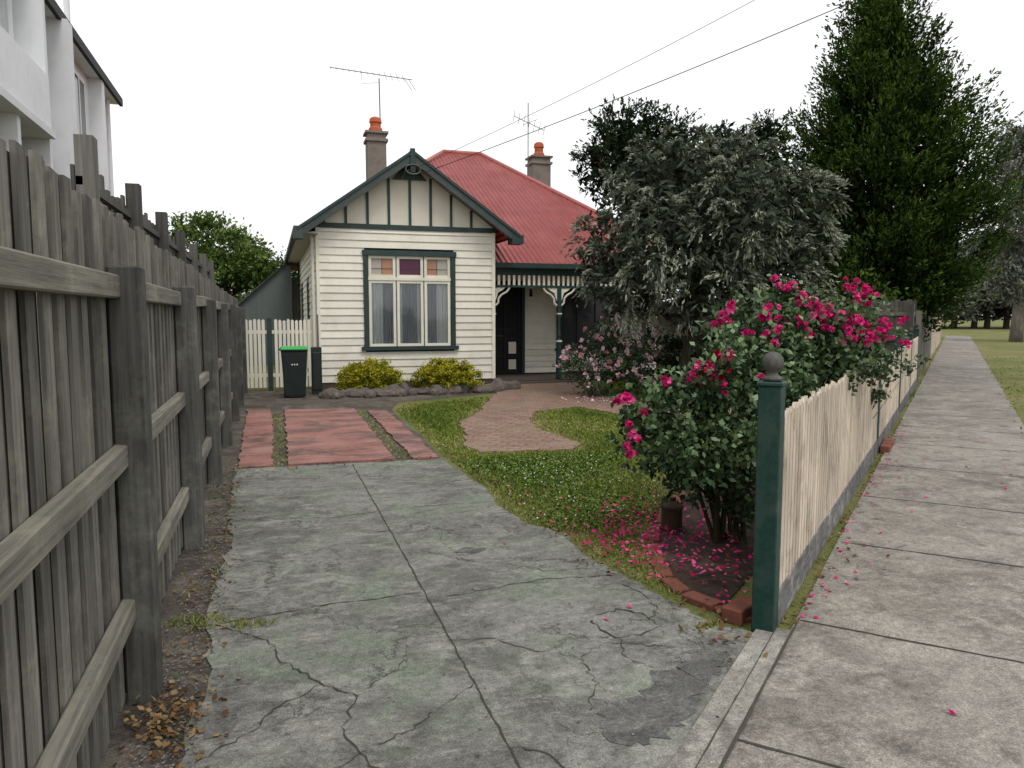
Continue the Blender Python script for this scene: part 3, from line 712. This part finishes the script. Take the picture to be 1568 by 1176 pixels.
wbn=empty('wheelie_bin'); b=MB((.42,15.0,1,0))
def taper(x0,x1,y0,y1,z0,X0,X1,Y0,Y1,z1,m): b.add([(x0,y0,z0),(x1,y0,z0),(x1,y1,z0),(x0,y1,z0),(X0,Y0,z1),(X1,Y0,z1),(X1,Y1,z1),(X0,Y1,z1)],[(0,1,2,3),(4,5,6,7),(0,1,5,4),(1,2,6,5),(2,3,7,6),(3,0,4,7)],m)
taper(-.19,.19,-.2,.18,.05,-.24,.24,-.28,.25,.9,BINM); b.box(-.255,.255,-.29,.265,.90,.93,BINM)
taper(-.26,.26,-.3,.28,.935,-.23,.23,-.26,.22,.985,LIDM)
b.box(-.27,.27,-.35,-.30,.9,.94,BINM)
for x in (-.2,.16): b.tube([(.42+x,15.2,.1),(.42+x+.05,15.2,.1)],.1,BINM,14)
for i in range(3): b.box(-.06+i*.045,-.035+i*.045,.215,.247,.63,.67,CREAM2)
b.fin('bin_body',wbn,.012)
b=MB((.82,15.6,1,0)); b.box(-.06,.14,0,.22,0,.95,BINM); b.box(-.04,.12,.22,.24,.1,.85,BINM); b.tube([(.9,15.4,.95),(.9,15.5,1.6)],.02,METAL); b.fin('gas_meter_box',None,.01)
b=MB(); c=(2.80,4.84,0)
b.lathe(c,[(.06,0),(.088,.012),(.088,.03),(.078,.035),(.078,.17),(.088,.175),(.086,.19),(.05,.215),(.02,.225),(.018,.25),(.0,.252)],RUST,16)
b.tube([(c[0]+.085*math.cos(t),c[1],.19+.09*math.sin(t)) for t in np.linspace(0,math.pi,10)],.004,RUST,5)
b.fin('rusty_tin_lantern',None,smooth=False)

rk=MB()
for i in range(38):
    t=i/37; x=.95+3.9*t; y=14.75-.1*math.sin(t*6)+random.uniform(-.14,.14); r=random.uniform(.06,.17)
    if i>34: y+=.4
    bm=bmesh.new(); bmesh.ops.create_icosphere(bm,subdivisions=2,radius=1)
    s_=Vector((r*random.uniform(1,1.5),r*random.uniform(.8,1.2),r*random.uniform(.6,1.3)))
    V=[]
    for v in bm.verts:
        k=1+.22*math.sin(v.co.x*3+i)+.15*math.cos(v.co.y*4+i*2); V.append((x+v.co.x*s_.x*k,y+v.co.y*s_.y*k,max(-.02,.05+v.co.z*s_.z*k)))
    rk.add(V,[[v.index for v in f.verts] for f in bm.faces],ROCK,None,False); bm.free()
rk.fin('rock_edging')

# ---------------------------------------------------------------- white building
B=empty('white_apartment_building'); b=MB((-4,0,0,1))
b.box(5,23,-9,0,0,7.25,WHITE)
b.box(4.8,23.2,-9.2,.28,7.25,7.38,WHITE); b.box(4.8,23.25,.28,.36,7.22,7.42,DARK)
def win(s0,s1,z0,z1):
    b.box(s0-.1,s1+.1,.002,.05,z0-.1,z1+.1,WHITE); b.box(s0,s1,.051,.056,z0,z1,DGLASS); b.box(s0+(s1-s0)/2-.03,s0+(s1-s0)/2+.03,.056,.07,z0,z1,WHITE); b.box(s0-.15,s1+.15,.0,.12,z0-.16,z0-.1,WHITE)
for s in (9,11.5,15.3,19.0,): win(s,s+1.1,5.2,6.9); win(s,s+1.1,2.4,4.1)
b.box(12.2,14.9,.002,.55,4.7,5.6,WHITE); b.box(12.2,14.9,.001,.02,2.6,4.6,STUCCO); b.box(12.15,14.95,.0,.6,4.58,4.70,WHITE)
b.box(13.2,13.35,.02,.5,0,4.58,WHITE)
b.box(16.9,17.3,.0,.45,0,7.25,WHITE); b.box(17.3,18.6,.002,.45,4.5,5.1,WHITE)
b.box(20.8,21.1,.0,.3,0,7.25,WHITE); b.box(14.95,15.1,.0,.5,0,7.25,WHITE)
b.box(5,23,.001,.03,4.40,4.5,STUCCO)
for s in (16.6,22.6,14.6): b.tube([(-3.9,s,0),(-3.9,s,7.2)],.05,WHITE,8)
b.tube([(-3.9,18.6,7.3),(-3.9,18.6,9.2)],.06,WHITE,8); b.tube([(-3.9,18.6,9.2),(-3.9,18.6,9.35)],.09,WHITE,8)
b.fin('building_body',B)

# ---------------------------------------------------------------- vegetation
SHRUBL=leafm('grey_green_leaves',(.028,.037,.024),(.115,.132,.092),(.31,.33,.255))
CONL=leafm('conifer_leaves',(.009,.018,.006),(.032,.058,.012),(.085,.13,.026))
PINEL=leafm('pine_leaves',(.01,.018,.009),(.025,.04,.018),(.055,.075,.036))
GRL=leafm('green_leaves',(.03,.06,.015),(.09,.14,.035),(.20,.26,.08),.15)
GUML=leafm('gum_leaves',(.07,.08,.065),(.14,.15,.12),(.22,.23,.19))
ROSEL=leafm('rose_leaves',(.018,.04,.015),(.05,.09,.034),(.14,.21,.085),0,.4)
YELL=leafm('golden_leaves',(.08,.085,.008),(.28,.27,.02),(.52,.47,.05),.15)
PINKF=leafm('magenta_petals',(.35,.008,.08),(.62,.02,.18),(.85,.13,.36),.2)
REDF=leafm('red_petals',(.35,.005,.01),(.55,.01,.03),(.7,.05,.1),.2)
PALEF=leafm('pale_pink_petals',(.6,.25,.32),(.78,.5,.55),(.88,.74,.75),.2)
def LB(px,py,yc,r): # lobes measured in survey frame
    x,y=cw((px-784)/1150*yc,yc); return (x,y,1.6+(481-py)/1150*yc,r)
bx,by=cw(3.3,14.5)
lob=[LB(1060,330,14.5,1.65),LB(945,350,14.2,.8),LB(1000,285,14.8,.95),LB(1110,260,14.6,.85),LB(1200,320,14.6,1.0),LB(950,420,14.0,.8),LB(1190,410,14.3,1.0),LB(1080,420,13.6,1.1),LB(1060,250,15,.7),LB(1145,250,15.2,.55),LB(1010,380,13.3,.9),LB(1130,330,13.2,1.0),LB(1225,375,15,.75),LB(905,395,14.4,.4),LB(1150,470,14.5,.8),LB(1220,460,15,.7),LB(990,455,14.2,.55),LB(940,465,14.4,.35)]
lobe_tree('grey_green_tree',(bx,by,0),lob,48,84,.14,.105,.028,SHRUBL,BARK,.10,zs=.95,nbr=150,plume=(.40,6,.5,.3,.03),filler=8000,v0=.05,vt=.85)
# cypress
cn=empty('cypress_tree'); cx,cy=cw(10.3,21.2); cs=[];os=[]
prof=[(.9,1.0),(2.0,1.9),(3.1,2.35),(4.9,2.45),(6.7,1.85),(8.6,1.0),(10.0,.4),(11.0,.03)]
pz=[p[0] for p in prof]; pr_=[p[1] for p in prof]
lean=lambda z:-.05*max(0,z-4)
while len(cs)<800:
    z=rng.uniform(.9,10.9); r=np.interp(z,pz,pr_)
    if rng.random()>(r/2.5)**.75: continue
    a=rng.uniform(0,2*math.pi); lump=1+.13*math.sin(a*3+z*1.3)+.15*math.sin(a*5-z*2.1)+rng.normal()*.13
    rr=r*lump*math.sqrt(rng.uniform(.5,1.0)); cs.append((cx+lean(z)+rr*math.cos(a),cy+rr*math.sin(a),z)); os.append((math.cos(a),math.sin(a),.75+.08*z))
cs=np.array(cs);os=nrm(np.array(os))
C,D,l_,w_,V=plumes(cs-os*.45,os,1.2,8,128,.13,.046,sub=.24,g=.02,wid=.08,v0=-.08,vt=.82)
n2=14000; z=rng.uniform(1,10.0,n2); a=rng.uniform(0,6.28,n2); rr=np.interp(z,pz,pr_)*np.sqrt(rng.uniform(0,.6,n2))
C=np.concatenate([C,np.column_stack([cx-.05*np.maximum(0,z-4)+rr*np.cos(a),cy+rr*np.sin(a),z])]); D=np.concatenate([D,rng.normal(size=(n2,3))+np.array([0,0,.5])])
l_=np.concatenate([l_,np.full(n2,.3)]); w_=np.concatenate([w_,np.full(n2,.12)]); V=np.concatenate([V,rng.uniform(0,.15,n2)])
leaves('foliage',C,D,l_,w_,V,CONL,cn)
b=MB(); b.tube([(cx,cy,0),(cx+.05,cy,3),(cx-.15,cy,7),(cx-.33,cy,10.7)],[.32,.25,.14,.03],BARK,10)
for k in range(0,len(cs),6): 
    c=Vector(cs[k]); zz=max(.5,c.z-.5*math.hypot(c.x-cx,c.y-cy)); b.tube([Vector((cx+lean(zz),cy,zz)),c],[.05,.012],BARK,4)
b.fin('trunk_and_limbs',cn)
x,y=cw(3.9,26)
lobe_tree('dark_pine_tree',(x,y,0),[LB(960,240,26,1.5),LB(925,270,26,1.2),LB(1000,220,26.5,1.2),LB(950,205,26,.7),LB(1030,250,27,1.4),LB(905,240,25.5,.5),LB(1150,245,26,1.3),LB(1110,230,26,.9),LB(1165,220,26,.7),LB(1020,320,27,1.8),LB(1140,330,27,1.8)],15,84,.24,.17,.05,PINEL,BARK,.25,nbr=60,plume=(.8,6,.1,.35,.07),filler=3500)
x,y=cw(-11.5,33)
lobe_tree('garden_tree',(x,y,0),[LB(340,400,32,1.6),LB(300,370,32,1.1),LB(375,395,31,1.1),LB(290,410,32,1.1),LB(405,410,31,.8),LB(320,355,32,.7),LB(350,440,31,1.5),LB(270,440,33,1.6),LB(365,370,32,.6)],16,80,.24,.2,.1,GRL,BARK,.2,nbr=60)
x,y=cw(-14,50); lobe_tree('background_tree',(x,y,0),[LB(440,430,52,1.5),LB(470,440,52,1.8),LB(400,440,52,2)],10,60,.4,.3,.15,PINEL,BARK,.2)
x,y=cw(29.5,44); lobe_tree('gum_tree',(x,y,0),[LB(1560,240,44,2.3),LB(1530,300,44,1.8),LB(1580,330,44,2.6),LB(1545,215,44,1.2),LB(1600,260,44,2.6),LB(1535,380,44,1.5),LB(1590,400,44,2.2),LB(1510,350,44,1.2),LB(1520,430,44,1.4),LB(1560,440,44,1.6)],7,80,.36,.34,.1,GUML,BARKG,.3,droop=-.5)
bgt=empty('distant_tree_line')
lobs=[]
for px in range(1380,1640,12): lobs.append(LB(px,random.uniform(405,455),random.uniform(80,100),random.uniform(2.2,4.2)))
t=lobe_tree('x',(0,0,0),lobs,3.0,110,.9,.6,.25,GUML,BARK,trunk=False,zmin=1.0,litup=.1)
for c in list(t.children): c.parent=bgt
bpy.data.objects.remove(t)
b=MB()
for px in range(1440,1640,23):
    x,y,z,_=LB(px+random.uniform(-8,8),470,85,0); b.tube([(x,y,0),(x+.3,y,6)],[.35,.2],BARK,6)
b.fin('trunks',bgt)
x,y=cw(6.5,23); lobe_tree('back_garden_tree',(x,y,0),[LB(1200,420,22,1.5),LB(1150,460,20,1.2),LB(1270,430,20,1.3),LB(1310,470,19,1.0),LB(1240,480,18,.9)],13,80,.2,.16,.06,CONL,BARK,.15)
x,y=cw(4.0,15.6); lobe_tree('garden_shrub',(x,y,0),[LB(1020,540,15.8,.45),LB(1060,530,16,.5),LB(1100,545,15.8,.5),LB(1150,540,15.5,.6),LB(1045,565,15.5,.35),LB(990,515,16,.35),LB(1000,550,15.8,.4)],70,60,.1,.08,.04,PINEL,BARK,.03)
for (x,y,w) in ((1.90,15.3,.62),(3.45,15.15,.72)):
    L_=[(x+w*.62*math.cos(a)*k,y+.25*math.sin(a)*k,.30-.06*k,.28) for a in np.linspace(0,6.28,8)[:-1] for k in (.5,1)]+[(x,y,.40,.28),(x-.2,y,.38,.27),(x+.22,y,.39,.27)]
    lobe_tree('golden_shrub',(x,y,0),L_,360,60,.045,.042,.026,YELL,STEM,.02,zmin=.03,inner=.88,nbr=20,litup=.45)
def flowers(name,C,size,mat,parent,pet=12):
    C=np.asarray(C); n=len(C); idx=np.repeat(np.arange(n),pet); s=size*rng.uniform(.7,1.2,n)[idx]
    d=nrm(rng.normal(size=(len(idx),3))+np.array([0,0,.4])); pos=C[idx]+d*s[:,None]*.55
    return leaves(name,pos,d+rng.normal(size=d.shape)*.5,s,s*.95,.5+rng.normal(size=n)[idx]*.2+rng.normal(size=len(idx))*.2,mat,parent)
def scat(lobes,n,k=1.0,zmin=.3):
    lobes=np.array(lobes); w=lobes[:,3]**2; i=rng.choice(len(lobes),n,p=w/w.sum()); d=nrm(rng.normal(size=(n,3))*.8+np.array([-.25,-.7,.4]))
    c=lobes[i,:3]+d*lobes[i,3:4]*k; return c[c[:,2]>zmin]
L_=[LB(930,545,15,.55),LB(890,560,14.8,.4),LB(965,550,15,.5),LB(925,520,15.2,.4),LB(985,575,14.8,.35),LB(905,580,14.6,.35),LB(950,580,14.6,.4),LB(985,530,15.2,.35)]
x,y=cw(1.95,15); p=lobe_tree('pale_rose_bush',(x,y,0),L_,110,60,.09,.06,.035,ROSEL,STEM,.03,nbr=40)
flowers('blooms',scat(L_,120,1.12,.2),.06,PALEF,p,10)
L1=[LB(1060,630,5.2,.28),LB(1010,640,5.0,.22),LB(1110,600,5.1,.28),LB(1150,580,5.3,.3),LB(1090,690,5.0,.28),LB(1050,700,4.9,.2),LB(1130,690,4.95,.25),LB(985,670,4.95,.12),LB(1130,740,4.9,.18),LB(1020,600,5.1,.14),LB(1110,540,5.2,.15),LB(965,640,4.95,.09),LB(1080,745,5.0,.15),LB(1050,735,5.0,.12),LB(1150,770,5.0,.15),LB(1015,690,4.9,.12)]
p=lobe_tree('rose_bush',(3.05,4.5,0),L1,370,34,.062,.052,.036,ROSEL,STEM,.02,nbr=60,inner=.45,litup=.5,spread=.9)
def cl(px,py,yc,r,n):
    c=np.array(LB(px,py,yc,0)[:3]); return c+rng.normal(size=(n,3))*r*.5
fl=[cl(*a) for a in ((970,672,4.8,.09,9),(958,606,4.9,.06,5),(1018,585,5.0,.05,3),(1095,583,5.0,.09,9),(1085,560,5.0,.07,4),(1110,548,5.0,.05,3),(990,628,4.9,.03,2),(1170,570,5.0,.05,2),(1060,575,5,.05,2))]
flowers('blooms',np.concatenate(fl),.034,PINKF,p,16)
fl=[cl(*a) for a in ((1075,580,5.1,.07,6),(1100,555,5.1,.08,6),(1110,570,5.1,.05,4))]; flowers('red_blooms',np.concatenate(fl),.034,REDF,p,16)
L2=[LB(1170,510,6.0,.32),LB(1230,510,6.2,.35),LB(1290,520,6.4,.32),LB(1200,560,5.8,.3),LB(1260,560,6.1,.3),LB(1130,500,5.8,.2),LB(1310,480,6.5,.22),LB(1190,465,6.0,.18),LB(1330,540,6.5,.2),LB(1250,480,6.3,.22),LB(1150,545,5.7,.25),LB(1205,600,5.6,.2)]
p=lobe_tree('rose_bush',(3.9,5.0,0),L2,280,34,.068,.056,.038,ROSEL,STEM,.02,nbr=60,inner=.45,litup=.5,spread=.9)
fl=[]
for a in ((1112,482,5.6,.09,9),(1180,478,5.7,.10,9),(1185,432,5.9,.05,4),(1205,437,5.9,.05,4),(1235,470,5.9,.10,10),(1255,487,5.9,.10,12),(1225,490,5.8,.08,6),(1300,440,6.2,.10,9),(1325,450,6.3,.09,9),(1275,475,6.1,.08,6),(1310,488,6.1,.09,9),(1340,505,6.2,.09,9),(1325,522,6.1,.08,7),(1360,515,6.4,.05,3),(1385,522,6.5,.04,3),(1180,515,5.6,.08,5),(1145,510,5.6,.05,3),(1295,510,6.0,.1,7),(1240,515,5.8,.05,3),(1384,492,6.6,.03,2)): fl.append(cl(*a))
flowers('blooms',np.concatenate(fl),.037,PINKF,p,16)
b=MB()
for i in range(26):
    a=random.uniform(0,6.28); r0=random.uniform(.02,.16); x0_,y0_=3.05+r0*math.cos(a),4.5+r0*math.sin(a)
    l=random.choice(L1[:12]); b.tube([(x0_,y0_,0),(x0_+(l[0]-x0_)*.25,y0_+(l[1]-y0_)*.25,l[2]*.5),(l[0],l[1],l[2])],[.010,.008,.005],STEM,5)
for i in range(22):
    a=random.uniform(0,6.28); r0=random.uniform(.02,.2); x0_,y0_=3.9+r0*math.cos(a),5.0+r0*math.sin(a)
    l=random.choice(L2); b.tube([(x0_,y0_,0),(x0_+(l[0]-x0_)*.25,y0_+(l[1]-y0_)*.25,l[2]*.5),(l[0],l[1],l[2])],[.014,.01,.005],STEM,5)
for (p0,p1) in (((1225,480),(1235,430)),((1330,520),(1395,500)),((1240,490),(1262,435)),((1130,500),(1100,475))):
    b.tube([LB(*p0,6.2,0)[:3],LB(*p1,6.2,0)[:3]],.005,STEM,4)
b.fin('rose_canes',p)
L3=[LB(1345,560,7.6,.15),LB(1350,610,7.6,.09),LB(1395,560,8.4,.13),LB(1362,530,8.2,.18)]
lobe_tree('climbing_rose',(5.6,6.2,0),L3,300,22,.05,.05,.035,ROSEL,STEM,.008,nbr=10)

# petals, litter
def pet(n,poly,cx_,cy_,sd,z=.03):
    Q=rng.normal(size=(n*3,2))*sd+np.array([cx_,cy_]); Q=Q[inpoly(Q,poly)][:n] if poly else Q[:n]
    return np.column_stack([Q,np.full(len(Q),z)])
bedz=[(2.05,3.3),(2.1,4.6),(2.6,5.6),(4.2,6.8),(5,6),(2.4,3.2)]
Pp=np.concatenate([pet(300,bedz,2.5,4.3,(.25,.45),.045),pet(300,bedz,2.7,4.9,(.35,.5),.05),pet(30,lawn,2.3,5.3,(.3,.5),.055),pet(80,lawn,2.1,4.6,(.18,.4),.05)])
Q=[]
for _ in range(120):
    s_=rng.uniform(.2,9); Q.append((*fs(s_,.12+abs(rng.normal())*.10),.024))
for _ in range(30): Q.append((*fs(rng.uniform(-1,8),rng.uniform(.15,1.5)),.026))
for _ in range(8): Q.append((rng.uniform(1.5,2.1),rng.uniform(3,5),.022))
Pp=np.concatenate([Pp,np.array(Q)])
def flat(name,P,size,mat,tilt=.3):
    n=len(P); a=rng.uniform(0,6.28,n); D=np.column_stack([np.cos(a),np.sin(a),rng.normal(size=n)*tilt])
    S=np.column_stack([-np.sin(a),np.cos(a),rng.normal(size=n)*tilt]); s=(size*rng.uniform(.5,1.3,n))[:,None]
    v=np.stack([P-D*s/2,P+S*s*.4,P+D*s/2,P-S*s*.4],1).reshape(-1,3); v[:,2]=np.maximum(v[:,2],.021)
    me=bpy.data.meshes.new(name); me.from_pydata(v.tolist(),[],np.arange(4*n).reshape(-1,4).tolist()); me.materials.append(mat)
    at=me.attributes.new('v','FLOAT','POINT'); at.data.foreach_set('value',np.repeat(rng.random(n),4).astype(np.float32))
    return link(bpy.data.objects.new(name,me))
flat('fallen_petals',Pp,.032,PINKF)
Pq=[(*cw(rng.normal()*.4+1.6,rng.normal()*.3+14.0),.04) for _ in range(120)]
flat('fallen_pale_petals',np.array(Pq),.05,PALEF)
DEAD=leafm('dead_leaves',(.05,.03,.018),(.14,.08,.035),(.27,.19,.09))
Q=[(-.38+rng.normal()*.07,rng.uniform(2.7,8.2),.02) for _ in range(300)]+[(-.42+rng.normal()*.08,3.05+rng.normal()*.12,.03+abs(rng.normal())*.012) for _ in range(200)]
Q+=[(*fs(rng.uniform(.1,9),.07+abs(rng.normal())*.05),.024) for _ in range(240)]+[(2.1+rng.normal()*.08,3.3+rng.normal()*.2,.03) for _ in range(60)]
Q+=[(rng.uniform(-.4,2),rng.uniform(7.9,8.3),.03) for _ in range(90)]+[(rng.uniform(2.3,4),rng.uniform(3.6,6),.03) for _ in range(160)]
Q+=[(1.95+rng.normal()*.07,rng.uniform(4,7.9),.03) for _ in range(260)]
flat('dead_leaf_litter',np.array(Q),.028,DEAD,.5)
PEB=leafm('pebbles',(.06,.055,.05),(.14,.13,.12),(.25,.24,.22))
Q=[(-.42+rng.normal()*.07,rng.uniform(2.2,8.1),.014) for _ in range(2600)]+[(rng.uniform(-.3,2.1),rng.uniform(2,8),.016) for _ in range(250)]; flat('gravel',np.array(Q),.014,PEB,.6)

# ---------------------------------------------------------------- light, world, camera
el,az=math.radians(58),math.radians(165)
w=bpy.data.worlds.new('World'); sc.world=w; w.use_nodes=True; nt=w.node_tree; bgN=nt.nodes['Background']
sky=nt.nodes.new('ShaderNodeTexSky'); sky.sky_type='NISHITA'; sky.sun_disc=False; sky.sun_elevation=el; sky.sun_rotation=az; sky.dust_density=4; sky.air_density=1
hs=nt.nodes.new('ShaderNodeHueSaturation'); hs.inputs['Saturation'].default_value=.12; nt.links.new(sky.outputs[0],hs.inputs['Color'])
mx=nt.nodes.new('ShaderNodeMix'); mx.data_type='RGBA'; mx.inputs[0].default_value=.75; nt.links.new(hs.outputs[0],mx.inputs[6]); mx.inputs[7].default_value=(9.3,9.4,9.6,1)
nt.links.new(mx.outputs[2],bgN.inputs['Color']); bgN.inputs['Strength'].default_value=.145
sl=bpy.data.lights.new('sun','SUN'); sl.energy=1.4; sl.angle=math.radians(20); sl.color=(1,.96,.9); so_=bpy.data.objects.new('sun',sl); sc.collection.objects.link(so_)
dirv=Vector((math.sin(az)*math.cos(el),math.cos(az)*math.cos(el),math.sin(el))); so_.rotation_euler=dirv.to_track_quat('Z','Y').to_euler()
cam=bpy.data.cameras.new('camera'); cam.sensor_width=36; cam.lens=36*1150/1568; cam.clip_end=2000; co=bpy.data.objects.new('camera',cam); sc.collection.objects.link(co)
co.location=(0,0,1.6); co.rotation_euler=(math.radians(90-5.3),0,-A); sc.camera=co
sc.view_settings.view_transform='Standard'; sc.view_settings.look='None'; sc.view_settings.exposure=0
